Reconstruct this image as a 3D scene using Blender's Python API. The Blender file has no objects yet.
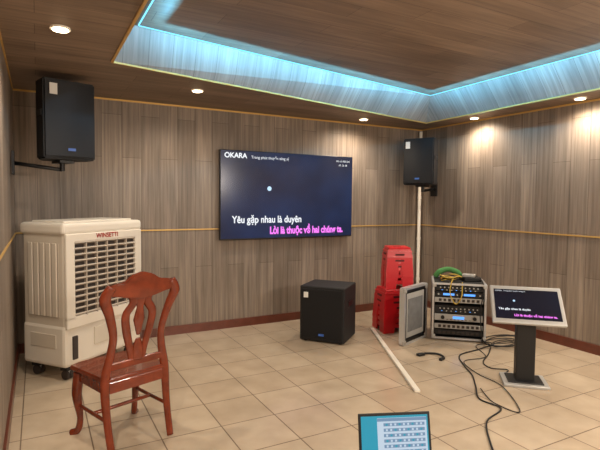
import bpy, bmesh, math, random
from mathutils import Matrix, Vector, Euler
random.seed(4)
scn=bpy.context.scene
scn.view_settings.view_transform='Standard'
scn.view_settings.exposure=0.2

def lin(c):
    c=c/255.0
    return c/12.92 if c<=0.04045 else ((c+0.055)/1.055)**2.4
def col(r,g,b): return (lin(r),lin(g),lin(b),1)
def pbr(name,c,rough=0.5,metal=0.0,emit=None,es=0.0,noise=0.0,nscale=20,coat=0):
    m=bpy.data.materials.new(name); m.use_nodes=True
    nt=m.node_tree; b=nt.nodes['Principled BSDF']
    b.inputs['Base Color'].default_value=col(*c)
    b.inputs['Roughness'].default_value=rough
    b.inputs['Metallic'].default_value=metal
    b.inputs['Coat Weight'].default_value=coat
    if emit:
        b.inputs['Emission Color'].default_value=col(*emit); b.inputs['Emission Strength'].default_value=es
    if noise>0:
        tc=nt.nodes.new('ShaderNodeTexCoord'); n=nt.nodes.new('ShaderNodeTexNoise')
        n.inputs['Scale'].default_value=nscale; n.inputs['Detail'].default_value=5
        nt.links.new(tc.outputs['Object'],n.inputs['Vector'])
        r=nt.nodes.new('ShaderNodeValToRGB')
        r.color_ramp.elements[0].position=0.3; r.color_ramp.elements[1].position=0.7
        k=1-noise
        cc=col(*c)
        r.color_ramp.elements[0].color=(cc[0]*k,cc[1]*k,cc[2]*k,1); r.color_ramp.elements[1].color=cc
        nt.links.new(n.outputs['Fac'],r.inputs['Fac']); nt.links.new(r.outputs['Color'],b.inputs['Base Color'])
    return m

def planks(name,A,Bx,c1,c2,mort,plen,pw,rough=0.5,gA=1.0,gB=30.0,amount=0.5,msize=0.0018):
    m=bpy.data.materials.new(name); m.use_nodes=True
    nt=m.node_tree; N=nt.nodes; L=nt.links; b=N['Principled BSDF']
    tc=N.new('ShaderNodeTexCoord'); sp=N.new('ShaderNodeSeparateXYZ'); L.new(tc.outputs['Object'],sp.inputs[0])
    cb=N.new('ShaderNodeCombineXYZ'); L.new(sp.outputs[A],cb.inputs[0]); L.new(sp.outputs[Bx],cb.inputs[1])
    br=N.new('ShaderNodeTexBrick'); L.new(cb.outputs[0],br.inputs['Vector'])
    br.inputs['Scale'].default_value=1; br.inputs['Brick Width'].default_value=plen; br.inputs['Row Height'].default_value=pw
    br.inputs['Mortar Size'].default_value=msize; br.inputs['Mortar Smooth'].default_value=0.2
    br.inputs['Color1'].default_value=col(*c1); br.inputs['Color2'].default_value=col(*c2); br.inputs['Mortar'].default_value=col(*mort)
    br.offset=0.37; br.offset_frequency=2
    mp=N.new('ShaderNodeMapping'); mp.inputs['Scale'].default_value=(gA,gB,1); L.new(cb.outputs[0],mp.inputs['Vector'])
    n1=N.new('ShaderNodeTexNoise'); n1.inputs['Scale'].default_value=1; n1.inputs['Detail'].default_value=7; n1.inputs['Roughness'].default_value=0.65
    n1.inputs['Distortion'].default_value=0.25
    L.new(mp.outputs[0],n1.inputs['Vector'])
    r=N.new('ShaderNodeValToRGB'); r.color_ramp.elements[0].position=0.32; r.color_ramp.elements[1].position=0.66
    r.color_ramp.elements[0].color=(1-amount,1-amount,1-amount,1); r.color_ramp.elements[1].color=(1.0,1.0,1.0,1)
    L.new(n1.outputs['Fac'],r.inputs['Fac'])
    mp2=N.new('ShaderNodeMapping'); mp2.inputs['Scale'].default_value=(gA*0.8,gB*0.16,1); L.new(cb.outputs[0],mp2.inputs['Vector'])
    n2=N.new('ShaderNodeTexNoise'); n2.inputs['Scale'].default_value=1; n2.inputs['Detail'].default_value=3
    L.new(mp2.outputs[0],n2.inputs['Vector'])
    r2=N.new('ShaderNodeValToRGB'); r2.color_ramp.elements[0].position=0.3; r2.color_ramp.elements[1].position=0.7
    r2.color_ramp.elements[0].color=(0.76,0.75,0.74,1); r2.color_ramp.elements[1].color=(1.08,1.08,1.08,1)
    L.new(n2.outputs['Fac'],r2.inputs['Fac'])
    x1=N.new('ShaderNodeMixRGB'); x1.blend_type='MULTIPLY'; x1.inputs[0].default_value=1
    L.new(br.outputs['Color'],x1.inputs[1]); L.new(r.outputs['Color'],x1.inputs[2])
    x2=N.new('ShaderNodeMixRGB'); x2.blend_type='MULTIPLY'; x2.inputs[0].default_value=1
    L.new(x1.outputs[0],x2.inputs[1]); L.new(r2.outputs['Color'],x2.inputs[2])
    L.new(x2.outputs[0],b.inputs['Base Color']); b.inputs['Roughness'].default_value=rough
    return m

def tiles(name):
    m=bpy.data.materials.new(name); m.use_nodes=True
    nt=m.node_tree; N=nt.nodes; L=nt.links; b=N['Principled BSDF']
    tc=N.new('ShaderNodeTexCoord'); br=N.new('ShaderNodeTexBrick')
    mp=N.new('ShaderNodeMapping'); mp.inputs['Location'].default_value=(0.12,0.1,0); L.new(tc.outputs['Object'],mp.inputs[0]); L.new(mp.outputs[0],br.inputs['Vector'])
    br.offset=0; br.squash=1
    br.inputs['Scale'].default_value=1; br.inputs['Brick Width'].default_value=0.4; br.inputs['Row Height'].default_value=0.4
    br.inputs['Mortar Size'].default_value=0.005; br.inputs['Mortar Smooth'].default_value=0.3
    br.inputs['Color1'].default_value=col(198,181,158); br.inputs['Color2'].default_value=col(189,171,148); br.inputs['Mortar'].default_value=col(116,98,79)
    n=N.new('ShaderNodeTexNoise'); n.inputs['Scale'].default_value=3.5; n.inputs['Detail'].default_value=8; L.new(tc.outputs['Object'],n.inputs['Vector'])
    r=N.new('ShaderNodeValToRGB'); r.color_ramp.elements[0].position=0.3; r.color_ramp.elements[1].position=0.7
    r.color_ramp.elements[0].color=(0.82,0.81,0.79,1); r.color_ramp.elements[1].color=(1.04,1.04,1.04,1)
    L.new(n.outputs['Fac'],r.inputs['Fac'])
    x=N.new('ShaderNodeMixRGB'); x.blend_type='MULTIPLY'; x.inputs[0].default_value=1
    L.new(br.outputs['Color'],x.inputs[1]); L.new(r.outputs['Color'],x.inputs[2]); L.new(x.outputs[0],b.inputs['Base Color'])
    rr=N.new('ShaderNodeMapRange'); rr.inputs['To Min'].default_value=0.2; rr.inputs['To Max'].default_value=0.8
    L.new(br.outputs['Fac'],rr.inputs['Value']); L.new(rr.outputs[0],b.inputs['Roughness'])
    bp=N.new('ShaderNodeBump'); bp.invert=True; bp.inputs['Strength'].default_value=0.25; bp.inputs['Distance'].default_value=0.003
    L.new(br.outputs['Fac'],bp.inputs['Height']); L.new(bp.outputs[0],b.inputs['Normal'])
    return m

class B:
    def __init__(s,name): s.name=name; s.bm=bmesh.new(); s.mats=[]
    def mi(s,m):
        if m not in s.mats: s.mats.append(m)
        return s.mats.index(m)
    def merge(s,t,mat,M=None,smooth=False):
        i=s.mi(mat)
        for f in t.faces: f.material_index=i; f.smooth=smooth
        if M is not None: bmesh.ops.transform(t,matrix=M,verts=t.verts)
        me=bpy.data.meshes.new('tmp'); t.to_mesh(me); t.free(); s.bm.from_mesh(me); bpy.data.meshes.remove(me)
    def box(s,c,size,mat,rot=(0,0,0),bev=0,seg=2,M=None):
        t=bmesh.new(); bmesh.ops.create_cube(t,size=1)
        bmesh.ops.scale(t,vec=size,verts=t.verts)
        if bev>0: bmesh.ops.bevel(t,geom=t.edges[:],offset=bev,segments=seg,affect='EDGES',profile=0.5)
        X=Matrix.Translation(c)@Euler(rot).to_matrix().to_4x4()
        if M is not None: X=M@X
        s.merge(t,mat,X)
    def fr(s,cb,sb,ct,st,mat,bev=0,M=None):
        t=bmesh.new(); v=[]
        for (c,z) in ((cb,sb),(ct,st)):
            for dx,dy in ((-1,-1),(1,-1),(1,1),(-1,1)):
                v.append(t.verts.new((c[0]+dx*z[0]/2,c[1]+dy*z[1]/2,c[2])))
        t.faces.new(v[3::-1]); t.faces.new(v[4:8])
        for k in range(4): t.faces.new((v[k],v[(k+1)%4],v[4+(k+1)%4],v[4+k]))
        if bev>0: bmesh.ops.bevel(t,geom=t.edges[:],offset=bev,segments=2,affect='EDGES')
        s.merge(t,mat,M)
    def prism(s,pts,h,mat,M=None,bev=0):
        t=bmesh.new()
        a=[t.verts.new((p[0],p[1],0)) for p in pts]; b=[t.verts.new((p[0],p[1],h)) for p in pts]
        n=len(pts); t.faces.new(a[::-1]); t.faces.new(b)
        for k in range(n): t.faces.new((a[k],a[(k+1)%n],b[(k+1)%n],b[k]))
        bmesh.ops.recalc_face_normals(t,faces=t.faces[:])
        if bev>0: bmesh.ops.bevel(t,geom=t.edges[:],offset=bev,segments=2,affect='EDGES')
        s.merge(t,mat,M)
    def cyl(s,c,r,h,mat,rot=(0,0,0),r2=None,seg=24,M=None):
        t=bmesh.new(); bmesh.ops.create_cone(t,cap_ends=True,segments=seg,radius1=r,radius2=r if r2 is None else r2,depth=h)
        X=Matrix.Translation(c)@Euler(rot).to_matrix().to_4x4()
        if M is not None: X=M@X
        s.merge(t,mat,X,smooth=False)
    def ball(s,c,r,mat,sz=1):
        t=bmesh.new(); bmesh.ops.create_uvsphere(t,u_segments=24,v_segments=14,radius=r)
        s.merge(t,mat,Matrix.Translation(c)@Matrix.Diagonal((1,1,sz,1)),smooth=True)
    def tube(s,path,r,mat,seg=8,sub=6,flat=(1,1),up=None,M=None,spline=True):
        P=[Vector(p) for p in path]; n=len(P)
        R=r if isinstance(r,(list,tuple)) else [r]*n
        pts=[];rad=[]
        if spline and n>2:
            for i in range(n-1):
                p0=P[max(i-1,0)];p1=P[i];p2=P[i+1];p3=P[min(i+2,n-1)]
                for k in range(sub):
                    u=k/sub
                    pts.append(0.5*((2*p1)+(p2-p0)*u+(2*p0-5*p1+4*p2-p3)*u*u+(-p0+3*p1-3*p2+p3)*u**3))
                    rad.append(R[i]*(1-u)+R[i+1]*u)
            pts.append(P[-1]);rad.append(R[-1])
        else: pts=P;rad=R
        t=bmesh.new(); rings=[]
        nv=Vector(up) if up else Vector((0.123,0.31,0.94))
        for i,p in enumerate(pts):
            d=(pts[min(i+1,len(pts)-1)]-pts[max(i-1,0)])
            if d.length<1e-7: d=Vector((0,0,1))
            d.normalize()
            base=Vector(up) if up else nv
            nn=base-d*base.dot(d)
            if nn.length<1e-4: nn=Vector((1,0,0))-d*d.x
            nn.normalize(); nv=nn; bb=d.cross(nn)
            rings.append([t.verts.new(p+(nn*math.cos(a)*flat[0]+bb*math.sin(a)*flat[1])*rad[i]) for a in [2*math.pi*k/seg for k in range(seg)]])
        for i in range(len(rings)-1):
            for k in range(seg): t.faces.new((rings[i][k],rings[i][(k+1)%seg],rings[i+1][(k+1)%seg],rings[i+1][k]))
        t.faces.new(rings[0][::-1]); t.faces.new(rings[-1])
        bmesh.ops.recalc_face_normals(t,faces=t.faces[:])
        s.merge(t,mat,M,smooth=True)
    def text(s,body,mat,x,z,w,M,y=-0.002,h=None,bold=0.0,off=0.0):
        cu=bpy.data.curves.new('t','FONT'); cu.body=body; cu.offset=off
        ob=bpy.data.objects.new('t',cu); scn.collection.objects.link(ob)
        bpy.context.view_layer.update()
        me=bpy.data.meshes.new_from_object(ob.evaluated_get(bpy.context.evaluated_depsgraph_get()))
        bpy.data.objects.remove(ob); bpy.data.curves.remove(cu)
        offs=[(0,0)] if bold==0 else [(-bold,0),(bold,0),(0,bold),(0,-bold)]
        xs=[v.co.x for v in me.vertices]
        sc=w/max(1e-6,(max(xs)-min(xs))); mx=min(xs)
        scz=sc if h is None else h
        for j,(ox,oz) in enumerate(offs):
            t=bmesh.new(); t.from_mesh(me)
            for v in t.verts: v.co=Vector(((v.co.x-mx+ox)*sc+x,y-j*0.0006,(v.co.y+oz)*scz+z))
            s.merge(t,mat,M)
        bpy.data.meshes.remove(me)
    def done(s,loc=(0,0,0),rz=0,parent=None):
        me=bpy.data.meshes.new(s.name); s.bm.to_mesh(me); s.bm.free()
        for m in s.mats: me.materials.append(m)
        o=bpy.data.objects.new(s.name,me); scn.collection.objects.link(o)
        o.location=loc; o.rotation_euler=(0,0,rz)
        if parent: o.parent=parent
        return o

# ---------------- materials
W1=(163,147,131);W2=(142,126,111);WM=(86,73,61)
m_wall_xz=planks('wall_laminate_back',2,0,W1,W2,WM,1.22,0.20,gA=1.0,gB=32)
m_wall_yz=planks('wall_laminate_side',2,1,W1,W2,WM,1.22,0.20,gA=1.0,gB=32)
m_ceil=planks('ceiling_laminate',0,1,(152,130,111),(132,112,95),(84,67,54),1.22,0.2,gA=1.3,gB=26,rough=0.55,amount=.36)
m_fascia_x=planks('fascia_laminate_back',2,0,(176,172,165),(160,156,150),(110,106,100),1.22,0.2,gA=1.2,gB=30,rough=0.6,amount=.38)
m_fascia_y=planks('fascia_laminate_side',2,1,(176,172,165),(160,156,150),(110,106,100),1.22,0.2,gA=1.2,gB=30,rough=0.6,amount=.38)
m_floor=tiles('floor_tiles')
m_base=pbr('baseboard_wood',(108,56,40),0.3,noise=0.3,nscale=8)
m_gold=pbr('gold_trim_metal',(210,170,96),0.4,0.35)
m_black=pbr('black_plastic',(16,16,18),0.45)
m_black2=pbr('speaker_cabinet_paint',(20,20,23),0.65,noise=0.2,nscale=200)
m_grille=pbr('speaker_grille',(27,28,32),0.55,0.3,noise=0.6,nscale=260)
m_white=pbr('white_plastic',(226,218,204),0.4,noise=0.05,nscale=3)
m_cream=pbr('cooler_side_plastic',(210,200,184),0.45,noise=0.06,nscale=3)
m_dark=pbr('dark_recess',(58,50,46),0.7)
m_slat=pbr('louvre_plastic',(176,164,150),0.45)
m_red=pbr('red_plastic',(205,26,36),0.32)
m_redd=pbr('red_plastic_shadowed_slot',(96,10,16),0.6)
m_red2=pbr('red_print',(170,36,30),0.5)
m_wood=pbr('varnished_rosewood',(132,52,24),0.22,noise=0.45,nscale=14,coat=0.4)
m_alu=pbr('brushed_aluminium',(205,205,206),0.35,0.6)
m_silver=pbr('silver_faceplate',(180,179,176),0.4,0.3)
m_label=pbr('paper_label',(225,225,220),0.6)
m_bluelogo=pbr('blue_badge',(60,96,160),0.4,emit=(40,90,200),es=0.08)
m_pvc=pbr('white_pvc',(232,226,214),0.35)
m_cable=pbr('black_cable',(14,14,15),0.5)
m_yel=pbr('yellow_cable',(190,160,60),0.5)
m_green=pbr('green_cloth',(70,130,70),0.8)
m_lamp=pbr('downlight_lens',(255,240,215),0.4,emit=(255,226,180),es=14)
m_ring=pbr('downlight_ring',(235,230,220),0.4)
def emis(name,c,s): return pbr(name,(5,5,5),0.3,emit=c,es=s)
m_led=emis('cove_led_strip',(120,215,255),1.6)
e_white=emis('screen_text_white',(235,240,245),1.0)
e_pink=emis('screen_text_violet',(235,120,235),1.1)
e_moon=emis('screen_moon',(190,225,255),1.0)
e_teal=emis('screen_teal',(40,150,175),0.9)
e_pale=emis('screen_pale',(195,212,228),0.85)
e_mid=emis('screen_grey_blue',(120,150,180),0.8)
e_led=emis('display_blue',(90,160,255),1.3)
def screenmat(name,c1,c2):
    m=bpy.data.materials.new(name); m.use_nodes=True; nt=m.node_tree; b=nt.nodes['Principled BSDF']
    b.inputs['Base Color'].default_value=(0.004,0.004,0.005,1); b.inputs['Roughness'].default_value=0.2
    tc=nt.nodes.new('ShaderNodeTexCoord'); n=nt.nodes.new('ShaderNodeTexNoise'); n.inputs['Scale'].default_value=1.6; n.inputs['Detail'].default_value=2
    r=nt.nodes.new('ShaderNodeValToRGB'); r.color_ramp.elements[0].position=0.3;r.color_ramp.elements[1].position=0.7
    r.color_ramp.elements[0].color=col(*c1); r.color_ramp.elements[1].color=col(*c2)
    nt.links.new(tc.outputs['Object'],n.inputs['Vector']); nt.links.new(n.outputs['Fac'],r.inputs['Fac'])
    nt.links.new(r.outputs['Color'],b.inputs['Emission Color']); b.inputs['Emission Strength'].default_value=0.9
    return m
e_navy=screenmat('tv_picture_navy',(10,20,46),(20,42,80))
e_kiosk=screenmat('kiosk_picture',(6,9,20),(14,20,40))

# ---------------- room
XL,XR,YB,YF,ZC=-0.2,5.0,5.5,-2.6,2.60
YA=2.4; XA=-1.9
def slab(name,c,size,mat):
    b=B(name); b.box(c,size,mat); return b.done()
slab('floor',((XA+XR)/2,(YB+YF)/2,-0.05),(XR-XA+.2,YB-YF+.2,0.1),m_floor)
slab('wall_back',((XL+XR)/2,YB+.05,1.5),(XR-XL+.2,0.1,3.0),m_wall_xz)
slab('wall_right',(XR+.05,(YB+YF)/2,1.5),(0.1,YB-YF,3.0),m_wall_yz)
slab('wall_left',(XL-.05,(YB+YA)/2,1.5),(0.1,YB-YA,3.0),m_wall_yz)
slab('wall_left_return',((XA+XL)/2-.05,YA+.05,1.5),(XL-XA-.1,0.1,3.0),m_wall_xz)
slab('wall_alcove',(XA-.05,(YA+YF)/2,1.5),(0.1,YA-YF+.2,3.0),m_wall_yz)
slab('wall_front',((XA+XR)/2,YF-.05,1.5),(XR-XA,0.1,3.0),m_wall_xz)
# ceiling with tray
TA=(0.52,4.03);TB=(4.62,5.0);TC=(4.48,-1.2);TD=(0.52,-1.2)
UA=(0.67,3.95);UB=(4.38,4.68);UC=(4.28,-1.0);UD=(0.67,-1.0); ZU=2.88
b=B('ceiling')
OA=(XA,YB);OB=(XR,YB);OC=(XR,YF);OD=(XA,YF)
OO=(OA,OB,OC,OD);TT=(TA,TB,TC,TD);UU=(UA,UB,UC,UD)
for k in range(4):
    k2=(k+1)%4
    t=bmesh.new(); t.faces.new([t.verts.new((*p,ZC)) for p in (OO[k],OO[k2],TT[k2],TT[k])]); b.merge(t,m_ceil)
    t=bmesh.new(); t.faces.new([t.verts.new(p) for p in ((*TT[k],ZC),(*TT[k2],ZC),(*UU[k2],ZU),(*UU[k],ZU))]); b.merge(t,m_fascia_x if k%2==0 else m_fascia_y)
t=bmesh.new(); t.faces.new([t.verts.new((*p,ZU)) for p in UU]); b.merge(t,m_ceil)
b.box(((XA+XR)/2,(YB+YF)/2,3.02),(XR-XA+.2,YB-YF+.2,0.04),m_ceil)
b.done()
# gold trims
def strip(name,p,q,z,w,h,mat):
    p=Vector((p[0],p[1],z));q=Vector((q[0],q[1],z)); d=q-p
    b=B(name); b.box((p+q)/2,(d.length,w,h),mat,rot=(0,0,math.atan2(d.y,d.x))); return b.done()
e=0.005
strip('trim_1',(XL,YB-e),(XR,YB-e),ZC-.010,.010,.018,m_gold)
strip('trim_2',(XR-e,YB),(XR-e,YF),ZC-.010,.010,.018,m_gold)
strip('trim_3',(XL+e,YB),(XL+e,YA),ZC-.010,.010,.018,m_gold)
strip('trim_4',(XL,YB-e),(XR,YB-e),1.2,.010,.013,m_gold)
strip('trim_5',(XR-e,YB),(XR-e,YF),1.2,.010,.013,m_gold)
strip('trim_6',(XL+e,YB),(XL+e,YA),1.2,.010,.013,m_gold)
strip('trim_7',TA,TB,ZC-.002,.018,.014,m_gold)
strip('trim_8',TB,TC,ZC-.002,.018,.014,m_gold)
strip('trim_9',TD,TA,ZC-.002,.018,.014,m_gold)
strip('baseboard_back',(XL,YB-.008),(XR,YB-.008),.05,.016,.1,m_base)
strip('baseboard_right',(XR-.008,YB),(XR-.008,YF),.05,.016,.1,m_base)
strip('baseboard_left',(XL+.008,YB),(XL+.008,YA),.05,.016,.1,m_base)
# led strips
b=B('cove_led_strip')
for p,q,k_ in ((UA,UB,1.0),(UB,UC,1.0),(UD,UA,0.9)):
    P=Vector((*p,0));Q=Vector((*q,0)); d=Q-P; L_=d.length; ang=math.atan2(d.y,d.x)
    N_=Vector((-d.y,d.x,0)).normalized()
    A_=(P+Q)/2-N_*.03+Vector((0,0,ZU-.008))
    b.box(A_,(L_-.06,.008,.006),m_led,rot=(0,0,ang))
    l=bpy.data.lights.new('cove_led_light','AREA'); l.shape='RECTANGLE'; l.size=L_-.3; l.size_y=.03; l.energy=17*k_*L_/4; l.color=(.14,.60,1.0)
    ob=bpy.data.objects.new('cove_led_light',l); scn.collection.objects.link(ob)
    pos=(P+Q)/2-N_*.20+Vector((0,0,ZU-.10))
    zax=-(N_*.9+Vector((0,0,.18))).normalized()
    xax=d.normalized(); xax=(xax-zax*xax.dot(zax)).normalized(); yax=zax.cross(xax)
    Mx=Matrix((xax,yax,zax)).transposed().to_4x4(); Mx.translation=pos; ob.matrix_world=Mx
b.done()

# downlights
def downlight(x,y,z=ZC,e=150):
    b=B('ceiling_downlight')
    b.cyl((0,0,-.006),.06,.012,m_ring); b.cyl((0,0,-.014),.045,.006,m_lamp); b.done((x,y,z))
    l=bpy.data.lights.new('downlight_lamp','SPOT'); l.energy=e; l.color=(1,.84,.66); l.spot_size=math.radians(165); l.spot_blend=.85; l.shadow_soft_size=.06
    o=bpy.data.objects.new('downlight_lamp',l); scn.collection.objects.link(o); o.location=(x,y,z-.04)
for x,y in ((.14,3.40),(1.37,4.64),(3.70,5.15),(4.82,4.36),(4.80,3.0)): downlight(x,y,e=62)
for x,y in ((4.7,1.2),(4.7,-.6),(3.4,-1.8),(1.4,-1.8),(-.3,-.6),(-.2,1.4)): downlight(x,y,e=110)  # extra unseen downlights, added as fill for the room
m_fill_globe=pbr('added_globe_glass',(240,232,218),.4,emit=(255,222,180),es=4)  # glowing surface for the added fill globes
for x,y in ((1.7,-.4),(3.5,0.2),(2.6,-.9)):  # unseen globes with point lights, added out of view to brighten the ceiling
    b=B('added_fill_globe'); b.cyl((0,0,.13),.04,.05,m_alu); b.cyl((0,0,ZU-2.28-.01),.06,.02,m_alu); b.cyl((0,0,.37),.006,.44,m_cable)
    b.ball((0,0,0),.13,m_fill_globe); b.done((x,y,2.28))
    l=bpy.data.lights.new('added_fill_light','POINT'); l.energy=80; l.color=(1,.88,.75); l.shadow_soft_size=.15
    o=bpy.data.objects.new('added_fill_light',l); scn.collection.objects.link(o); o.location=(x,y,1.96)

# ---------------- TV
b=B('wall_television'); w,h=1.85,1.06
b.box((0,.02,0),(w,.04,h),m_black,bev=.006)
b.box((0,.05,0),(w*.6,.04,h*.6),m_black)
b.box((0,-.001,.004),(w-.02,.004,h-.024),e_navy)
I=Matrix.Identity(4); hw,hh=w/2,h/2
h_=h
def tv(s,x,z,wd,mat,h=None,bold=0,off=0): b.text(s,mat,-hw+x*w,hh-z*h_,wd*w,I,y=-.006,h=h,bold=bold,off=off)
tv('OKARA',.03,.085,.15,e_white,bold=.03); tv('Trang phút thuyền sáng xị',.21,.085,.27,e_white)
tv('Mã số: 838 028',.86,.075,.11,e_white); tv('07: 25: 08',.88,.125,.07,e_white)
b.cyl((-hw+.34*w,-.004,hh-.42*h),.028,.002,e_moon,rot=(math.pi/2,0,0))
tv('Yêu gặp nhau là duyên',.08,.81,.50,e_white,h=.12,bold=.022); tv('Lời là thuộc về hai chúng ta.',.345,.94,.575,e_pink,h=.12,off=.045)
b.done((2.785,5.40,1.60))

# ---------------- wall speakers
def speaker(rz,H=.64,Wd=.42,arm=(0,.3,0)):
    b=B('wall_speaker'); D=.36
    pts=[(-Wd/2,-D/2),(Wd/2,-D/2),(Wd/2,0),(Wd*.30,D/2),(-Wd*.30,D/2),(-Wd/2,0)]
    b.prism(pts,H,m_black2,Matrix.Translation((0,0,-H/2)),bev=.012)
    g=[(-Wd/2+.012,0)]+[(-Wd/2+.012+(Wd-.024)*k/10,-.012-.02*math.sin(math.pi*k/10)) for k in range(11)]+[(Wd/2-.012,0)]
    b.prism(g,H-.05,m_grille,Matrix.Translation((0,-D/2+.004,-H/2+.025)))
    b.box((0,-D/2-.034,-H/2+.08),(.06,.004,.022),m_bluelogo)
    b.box((-Wd*.33,-D/2-.026,H/2-.09),(.06,.004,.09),m_label)
    for sx in (-1,1): b.box((sx*(Wd/2+.003),-.08,0.05),(.008,.12,.05),m_black)
    b.box((0,0,-H/2-.015),(.12,.2,.02),m_black)
    b.cyl((0,.02,-H/2-.05),.022,.08,m_black)
    A=Vector(arm)
    b.tube([(0,.02,-H/2-.08),tuple(Vector((0,.02,-H/2-.08))*.4+A*.6),tuple(A)],.018,m_black,spline=False)
    return b,A
rz=math.radians(17)
R=Matrix.Rotation(-rz,3,'Z')
arm=R@Vector((-.38,0.1,-.36))
b,A=speaker(rz,H=.66,Wd=.42,arm=arm)
b.box((0,0,0),(.02,.12,.2),m_black,M=Matrix.Translation(A)@Matrix.Rotation(-rz,4,'Z'))
b.done((.20,4.74,2.205),rz)
rz=math.radians(-62); R=Matrix.Rotation(-rz,3,'Z'); arm=R@Vector((.33,0.12,-.36))
b,A=speaker(rz,H=.62,Wd=.42,arm=arm)
b.box((0,0,0),(.02,.12,.2),m_black,M=Matrix.Translation(A)@Matrix.Rotation(-rz,4,'Z'))
b.done((4.65,5.08,2.08),rz)

# ---------------- corner pipe
b=B('wall_conduit_pipe'); b.cyl((0,0,1.28),.024,2.56,m_pvc)
for z in (.4,1.0,1.6,2.2): b.cyl((0,0,z),.028,.04,m_pvc)
b.done((4.93,5.44,0))

# ---------------- air cooler
b=B('evaporative_air_cooler'); w,d=.92,.5
b.box((0,0,.30),(w,d,.36),m_white,bev=.03)
b.box((0,0,.87),(w-.02,d-.02,.84),m_cream,bev=.02)
b.box((0,0,1.29),(w+.02,d+.02,.1),m_white,bev=.03,seg=3)
b.box((0,0,1.345),(w-.12,d-.12,.02),m_white,bev=.008)
fy=-d/2
b.box((0,fy-.004,1.215),(w-.02,.03,.07),m_white,bev=.008)
b.box((0,fy-.004,.50),(w-.02,.03,.10),m_white,bev=.008)
for sx in (-1,1): b.box((sx*(w/2-.055),fy-.004,.86),(.09,.03,.68),m_white,bev=.008)
b.box((0,fy+.008,.86),(w-.18,.01,.66),m_dark)
n=13
for k in range(n):
    z=.56+k*(.61/(n-1))
    b.box((0,fy-.006,z),(w-.19,.03,.013),m_slat,rot=(math.radians(-28),0,0))
for k in range(1,6):
    b.box((-w/2+.1+(w-.2)*k/6,fy-.004,.86),(.012,.034,.64),m_slat)
b.text('WINSETTI',m_red2,-.13,1.2,.26,I,y=fy-.021,bold=.02)
b.box((.1,fy-.004,.33),(.5,.012,.16),m_cream,bev=.004)
b.box((-.36,fy-.004,.28),(.05,.02,.2),m_dark,bev=.004)
for sx in (-1,1):
    b.box((sx*(w/2-.008),0,.86),(.006,d-.14,.62),m_slat)
    for k in range(5): b.box((sx*(w/2-.003),-.14+k*.07,.86),(.014,.05,.62),m_cream,bev=.004)
    b.box((sx*(w/2-.006),0,.34),(.02,d-.2,.12),m_cream,bev=.005)
for sx in (-1,1):
    for sy in (-1,1):
        x,y=sx*(w/2-.09),sy*(d/2-.08)
        b.box((x,y,.105),(.08,.08,.05),m_black2,bev=.004); b.box((x,y,.075),(.02,.05,.06),m_alu)
        b.cyl((x+.018,y,.04),.04,.03,m_dark,rot=(0,math.pi/2,0)); b.cyl((x-.018,y,.04),.04,.02,m_dark,rot=(0,math.pi/2,0))
b.done((.38,4.90,0),math.radians(39))

# ---------------- wooden chair
b=B('carved_wooden_chair')
for s in (-1,1):
    b.tube([(s*.20,-.07,0),(s*.205,-.02,.22),(s*.205,0,.44),(s*.175,-.01,.60),(s*.165,-.03,.72),(s*.20,-.055,.86),(s*.235,-.075,.96),(s*.20,-.09,1.03)],
           [.02,.022,.027,.024,.022,.026,.032,.026],m_wood,seg=10,flat=(1.15,.8),up=(1,0,0))
    b.tube([(s*.225,.42,0.0),(s*.20,.385,.03),(s*.195,.365,.12),(s*.21,.375,.27),(s*.20,.36,.42)],[.028,.022,.02,.032,.036],m_wood,seg=10)
    b.box((s*.20,.18,.40),(.025,.34,.07),m_wood,bev=.004)
    b.tube([(s*.2,-.03,.2),(s*.2,.2,.2),(s*.203,.365,.2)],.012,m_wood)
b.tube([(-.2,.17,.2),(0,.17,.2),(.2,.17,.2)],.012,m_wood)
b.box((0,.365,.40),(.40,.025,.07),m_wood,bev=.004); b.box((0,0,.40),(.40,.025,.07),m_wood,bev=.004)
pts=[(-.215,-.02),(.215,-.02),(.245,.40),(.18,.425),(0,.435),(-.18,.425),(-.245,.40)]
b.prism(pts,.03,m_wood,Matrix.Translation((0,0,.435)),bev=.008)
X=Matrix.Translation((0,-.065,0))@Matrix.Rotation(math.pi/2,4,'X')
b.prism([(-.24,.98),(-.15,.965),(-.07,.945),(0,.94),(.07,.945),(.15,.965),(.24,.98),(.225,1.03),(.17,1.045),(.12,1.05),(.07,1.085),(0,1.105),(-.07,1.085),(-.12,1.05),(-.17,1.045),(-.225,1.03)],.032,m_wood,X,bev=.008)
b.box((0,-.008,.53),(.36,.024,.045),m_wood,bev=.006)
for s in (-1,1):
    b.tube([(s*.035,-.01,.54),(s*.05,-.015,.62),(s*.08,-.03,.74),(s*.09,-.045,.84),(s*.05,-.06,.91),(s*.06,-.07,.97)],[.024,.024,.028,.028,.028,.028],m_wood,seg=8,flat=(1,.4),up=(1,0,0))
b.tube([(0,-.01,.54),(0,-.02,.62),(0,-.025,.68)],[.045,.036,.014],m_wood,seg=8,flat=(1,.3),up=(1,0,0))
b.tube([(0,-.03,.70),(0,-.04,.80),(0,-.055,.88),(0,-.07,.97)],[.012,.04,.024,.05],m_wood,seg=8,flat=(1,.25),up=(1,0,0))
b.done((.53,3.14,0),math.radians(20))

# ---------------- subwoofer
b=B('subwoofer'); w,d,h=.51,.46,.60
b.box((0,0,h/2+.015),(w,d,h),m_black2,bev=.012)
b.box((0,-d/2-.002,h/2+.015),(w-.05,.014,h-.06),m_grille,bev=.005)
b.box((0,-d/2-.011,.09),(.06,.006,.024),m_bluelogo)
b.box((-.18,-d/2-.011,.52),(.05,.006,.06),m_label)
for sx in (-1,1):
    b.box((sx*(w/2+.001),0,.42),(.008,.16,.06),m_black)
    for sy in (-1,1): b.cyl((sx*.2,sy*.18,.01),.02,.02,m_black)
b.done((2.86,4.60,0),math.radians(-50))

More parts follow.
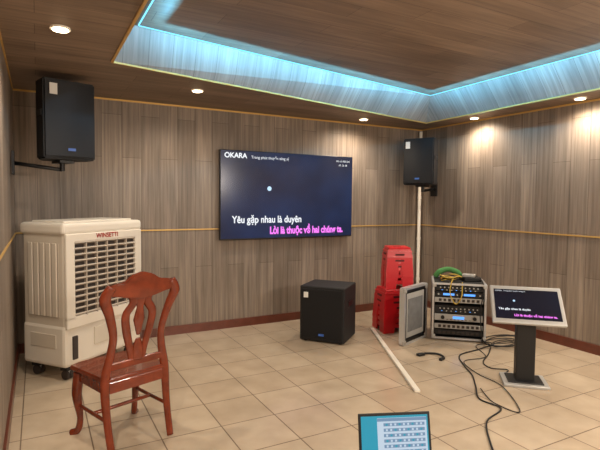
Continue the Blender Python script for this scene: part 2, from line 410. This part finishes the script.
# ---------------- plastic stools
def stool(b,z,M,mat,H=.42,top=.26,bot=.36,legs=True,lw=.11):
    T=M@Matrix.Translation((0,0,z))
    b.box((0,0,H-.012),(top,top,.024),mat,bev=.01,M=T)
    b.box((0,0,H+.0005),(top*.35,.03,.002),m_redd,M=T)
    b.fr((0,0,H-.12),(top+.045,top+.045),(0,0,H-.02),(top+.0,top+.0),mat,bev=.003,M=T)
    b.fr((0,0,H-.055),(top+.034,top+.034),(0,0,H-.04),(top+.028,top+.028),mat,bev=.003,M=T)
    for sx in (-1,1):
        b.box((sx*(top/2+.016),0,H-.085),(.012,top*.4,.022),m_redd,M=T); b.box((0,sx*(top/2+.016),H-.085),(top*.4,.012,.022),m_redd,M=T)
    for sx in (-1,1):
        for sy in (-1,1):
            b.fr((sx*(bot/2-lw/2),sy*(bot/2-.01),0),(lw,.016),(sx*(top/2-lw*.55),sy*(top/2+.01),H-.10),(lw*1.2,.016),mat,M=T)
            b.fr((sx*(bot/2-.01),sy*(bot/2-lw/2),0),(.016,lw),(sx*(top/2+.01),sy*(top/2-lw*.55),H-.10),(.016,lw*1.2),mat,M=T)
    if legs:
        k=bot/2-.02
        for sx in (-1,1):
            b.box((sx*k,0,.08),(.016,2*k,.04),mat,M=T); b.box((0,sx*k,.08),(2*k,.016,.04),mat,M=T)
b=B('plastic_stool_stack')
M1=Matrix.Rotation(.25,4,'Z')
for k in range(3): stool(b,k*.065,M1,m_red,H=.38,legs=True,top=.30,bot=.37,lw=.13)
M2=Matrix.Translation((.05,.03,.512))@Matrix.Rotation(.05,4,'Z')
for k in range(3): stool(b,k*.07,M2,m_red,H=.35,legs=(k<2),bot=.33,top=.265,lw=.12)
b.done((3.75,4.57,0),math.radians(-30))

# ---------------- rack case with equipment
b=B('audio_rack_case'); w,d,h=.56,.5,.62
for sx in (-1,1):
    b.box((sx*(w/2-.006),0,h/2+.02),(.012,d,h),m_black2)
    for sy in (-1,1): b.box((sx*(w/2-.004),sy*(d/2-.004),h/2+.02),(.022,.022,h+.004),m_alu)
for z in (.026,h+.014):
    b.box((0,0,z),(w,d,.012),m_black2)
    for sy in (-1,1): b.box((0,sy*(d/2-.004),z),(w,.022,.02),m_alu)
    for sx in (-1,1): b.box((sx*(w/2-.004),0,z),(.022,d,.02),m_alu)
b.box((0,d/2-.03,h/2),(w-.03,.01,h-.03),m_dark)
for sx in (-1,1):
    for z in (.04,h): b.box((sx*(w/2-.012),-d/2-.0,z),(.045,.03,.045),m_silver,bev=.008)
fy=-d/2+.03
def unit(z,hh,mat,style):
    b.box((0,fy+.17,z),(w-.07,.34,hh-.008),m_dark); b.box((0,fy,z),(w-.045,.012,hh-.006),mat,bev=.002)
    if style=='amp':
        for k in (-1,1): b.cyl((k*.17,fy-.014,z),.02,.022,m_black,rot=(math.pi/2,0,0))
        b.box((0,fy-.008,z),(.12,.006,hh*.35),e_led)
        for k in range(7): b.box((-.12+k*.04,fy-.007,z-hh*.3),(.02,.004,.006),m_dark)
    if style=='mix':
        for k in range(10): b.cyl((-.2+k*.044,fy-.01,z+.012),.008,.014,m_silver,rot=(math.pi/2,0,0),seg=12)
        for k in range(8): b.box((-.18+k*.05,fy-.008,z-.018),(.014,.004,.006),e_led if k%3==0 else m_label)
    if style=='vent':
        for k in range(9): b.box((-.2+k*.05,fy-.007,z),(.03,.004,hh*.5),m_dark)
    if style=='mic':
        b.box((-.11,fy-.008,z),(.12,.005,.022),e_led); b.box((.11,fy-.008,z),(.12,.005,.022),e_led)
        for k in (-.22,-.02,.03,.22): b.cyl((k,fy-.01,z),.009,.016,m_silver,rot=(math.pi/2,0,0),seg=12)
unit(.58,.06,m_black,'mix'); unit(.515,.06,m_black,'mic'); unit(.45,.06,m_silver,'vent'); unit(.345,.09,m_black,'mix')
unit(.255,.08,m_silver,'amp'); unit(.155,.06,m_silver,'vent'); unit(.085,.06,m_black,'vent')
for sx in (-1,1):
    for sy in (-1,1): b.cyl((sx*.22,sy*.18,.01),.02,.02,m_black)
for k in range(5):
    r=.07+.012*k; cx,cy=-.12+.01*k,-.05
    b.tube([(cx+r*math.cos(a),cy+r*.8*math.sin(a),h+.035+.01*k+.01*math.sin(3*a+k)) for a in [i*math.pi/6 for i in range(12)]],.007,m_cable if k%2 else m_yel,sub=3)
b.box((.14,.02,h+.045),(.2,.16,.045),m_black,bev=.006,rot=(0,0,.3)); b.box((.12,.0,h+.085),(.14,.1,.03),m_silver,bev=.006,rot=(0,0,-.2))
b.tube([(-.25,.1,h+.04),(-.2,.1,h+.10),(-.1,.12,h+.13),(0,.1,h+.10),(.06,.1,h+.04)],[.03,.035,.03,.035,.02],m_green,seg=7)
b.tube([(.2,-.1,h+.03),(.24,-.2,h+.06),(.25,-.27,h-.05),(.22,-.275,h-.3),(.25,-.3,.03)],.006,m_cable)
b.tube([(-.05,-.1,h+.05),(-.08,-.24,h+.05),(-.1,-.275,h-.08),(-.04,-.275,h-.2),(.02,-.28,h-.12),(.03,-.24,h+.04)],.006,m_yel)
b.done((4.25,4.02,0),math.radians(-42))
b=B('flight_lid_panel'); w,h=.50,.60
b.box((0,0,h/2+.012),(w,.02,h),m_black2)
b.box((0,-.012,h/2+.012),(w-.1,.01,h-.12),pbr('lid_panel_grey',(176,176,174),0.5,noise=.15,nscale=6))
b.box((0,-.019,h/2+.012),(w-.18,.006,h-.24),pbr('lid_foam',(120,122,124),0.7,noise=.3,nscale=14))
for sx in (-1,1):
    b.box((sx*(w/2-.006),0,h/2+.012),(.03,.06,h),m_alu); b.box((sx*(w/2-.033),-.012,h/2+.012),(.024,.03,h-.04),m_black)
for z,k in ((.014,1),(h+.01,-1)):
    b.box((0,0,z),(w,.06,.026),m_alu); b.box((0,-.012,z+k*.026),(w-.05,.03,.024),m_black)
for sx in (-1,1):
    for z in (.03,h-.01): b.box((sx*(w/2-.015),-.02,z),(.05,.03,.05),m_silver,bev=.008)
b.done((3.64,4.07,0),math.radians(20))

# ---------------- kiosk display
b=B('touchscreen_display_stand')
b.box((0,0,.012),(.36,.30,.024),m_silver,bev=.005)
b.box((0,0,.028),(.28,.22,.012),m_black,bev=.003)
b.box((0,0,.27),(.15,.11,.49),m_black,bev=.006)
b.box((0,.03,.55),(.12,.05,.14),m_black,rot=(math.radians(-30),0,0))
X=Matrix.Translation((0,-.02,.67))@Matrix.Rotation(math.radians(-46),4,'X')
b.box((0,0,0),(.57,.03,.38),m_silver,bev=.008,M=X)
b.box((0,.025,0),(.5,.03,.3),m_black,bev=.008,M=X)
b.box((0,-.016,.0),(.51,.004,.30),e_kiosk,M=X)
b.text('Yêu gặp nhau là duyên',e_white,-.23,-.065,.25,X,y=-.021,bold=.022)
b.text('Lời là thuộc về hai chúng ta.',e_pink,-.11,-.125,.33,X,y=-.021,off=.045)
b.text('OKARA   Trang phút thuyền sáng xị',e_white,-.245,.125,.24,X,y=-.021)
b.cyl((-.1,-.02,.03),.009,.002,e_moon,rot=(math.pi/2,0,0),M=X)
b.done((3.66,2.69,0),math.radians(-43))

# ---------------- laptop on low stool
b=B('laptop'); 
b.box((0,-.11,.009),(.34,.23,.018),m_black,bev=.004)
for r in range(5):
    for k in range(12): b.box((-.143+k*.026,-.045-r*.022,.0195),(.021,.018,.003),m_dark)
b.box((0,-.185,.0185),(.1,.055,.001),m_dark)
X=Matrix.Translation((0,.005,.015))@Matrix.Rotation(math.radians(-14),4,'X')
b.box((0,0,.11),(.35,.008,.225),m_black,bev=.003,M=X)
b.box((0,-.0045,.112),(.325,.002,.195),e_teal,M=X)
b.box((.035,-.006,.115),(.24,.001,.17),e_pale,M=X)
b.box((.035,-.007,.192),(.24,.001,.014),e_mid,M=X)
for r in range(6):
    b.box((.045,-.007,.17-r*.024),(.2,.001,.014),e_mid,M=X)
    for k in range(9): b.box((-.04+k*.021,-.008,.17-r*.024),(.009,.001,.009),e_pale if (k+r)%3 else e_teal,M=X)
b.done((1.455,1.72,.312),math.radians(-22))
b=B('plastic_stool'); stool(b,0,Matrix.Identity(4),pbr('blue_plastic',(40,80,150),.35),H=.31,top=.32,bot=.40); b.done((1.41,1.62,0),math.radians(-22))

# ---------------- strip on floor
b=B('white_pvc_batten'); P=Vector((3.52,4.66,.012)); Q=Vector((2.68,2.93,.012)); dd=Q-P
b.box((P+Q)/2,(dd.length,.045,.022),m_pvc,rot=(0,0,math.atan2(dd.y,dd.x)),bev=.003); b.done()

# ---------------- cables
z=.008
b=B('floor_cables')
b.tube([(4.3,3.55,z),(4.0,3.5,z),(3.7,3.45,z),(3.5,3.2,z),(3.38,3.0,z),(3.2,2.8,z),(3.02,2.6,z),(3.02,2.4,z),(2.75,2.3,z),(2.5,2.05,z),(2.3,1.8,z)],.006,m_cable)
b.tube([(4.35,3.6,z),(4.0,3.35,z),(3.75,3.2,z),(3.68,3.05,z),(3.78,2.95,z),(3.7,2.9,z)],.005,m_cable)
b.tube([(4.35,3.62,z),(4.1,3.6,z),(3.9,3.3,z),(3.6,3.3,z),(3.45,3.0,z),(3.4,2.7,z),(3.1,2.3,z),(3.06,2.5,z),(3.2,2.75,z)],.004,m_cable)
for k in range(6):
    cx,cy=4.45+.05*random.uniform(-1,1),3.55+.08*random.uniform(-1,1)
    b.tube([(cx+(.16+.03*k)*math.cos(a+k),cy+(.08+.02*k)*math.sin(a+k),z+.006*k+.01*abs(math.sin(2*a+k))) for a in [i*math.pi/5 for i in range(11)]],.005,m_cable,sub=4)
b.done()
b=B('gooseneck_microphone')
b.tube([(3.35,3.64,.012),(3.45,3.64,.012),(3.53,3.57,.012),(3.5,3.46,.012),(3.42,3.43,.012)],[.012,.01,.01,.01,.018],m_cable)
b.box((3.36,3.64,.012),(.08,.045,.024),m_black,bev=.004); b.done()

# world + camera
wd=bpy.data.worlds.new('world'); scn.world=wd; wd.use_nodes=True
wd.node_tree.nodes['Background'].inputs[0].default_value=(.03,.03,.035,1)
cam=bpy.data.cameras.new('camera'); co=bpy.data.objects.new('camera',cam); scn.collection.objects.link(co)
cam.sensor_width=36; cam.lens=485/600*36; cam.clip_start=.02
co.matrix_world=Matrix.Translation((0,0,1.55))@Matrix.Rotation(math.radians(-28.4),4,'Z')@Matrix.Rotation(math.radians(90-2.95),4,'X')@Matrix.Rotation(math.radians(.53),4,'Z')
scn.camera=co
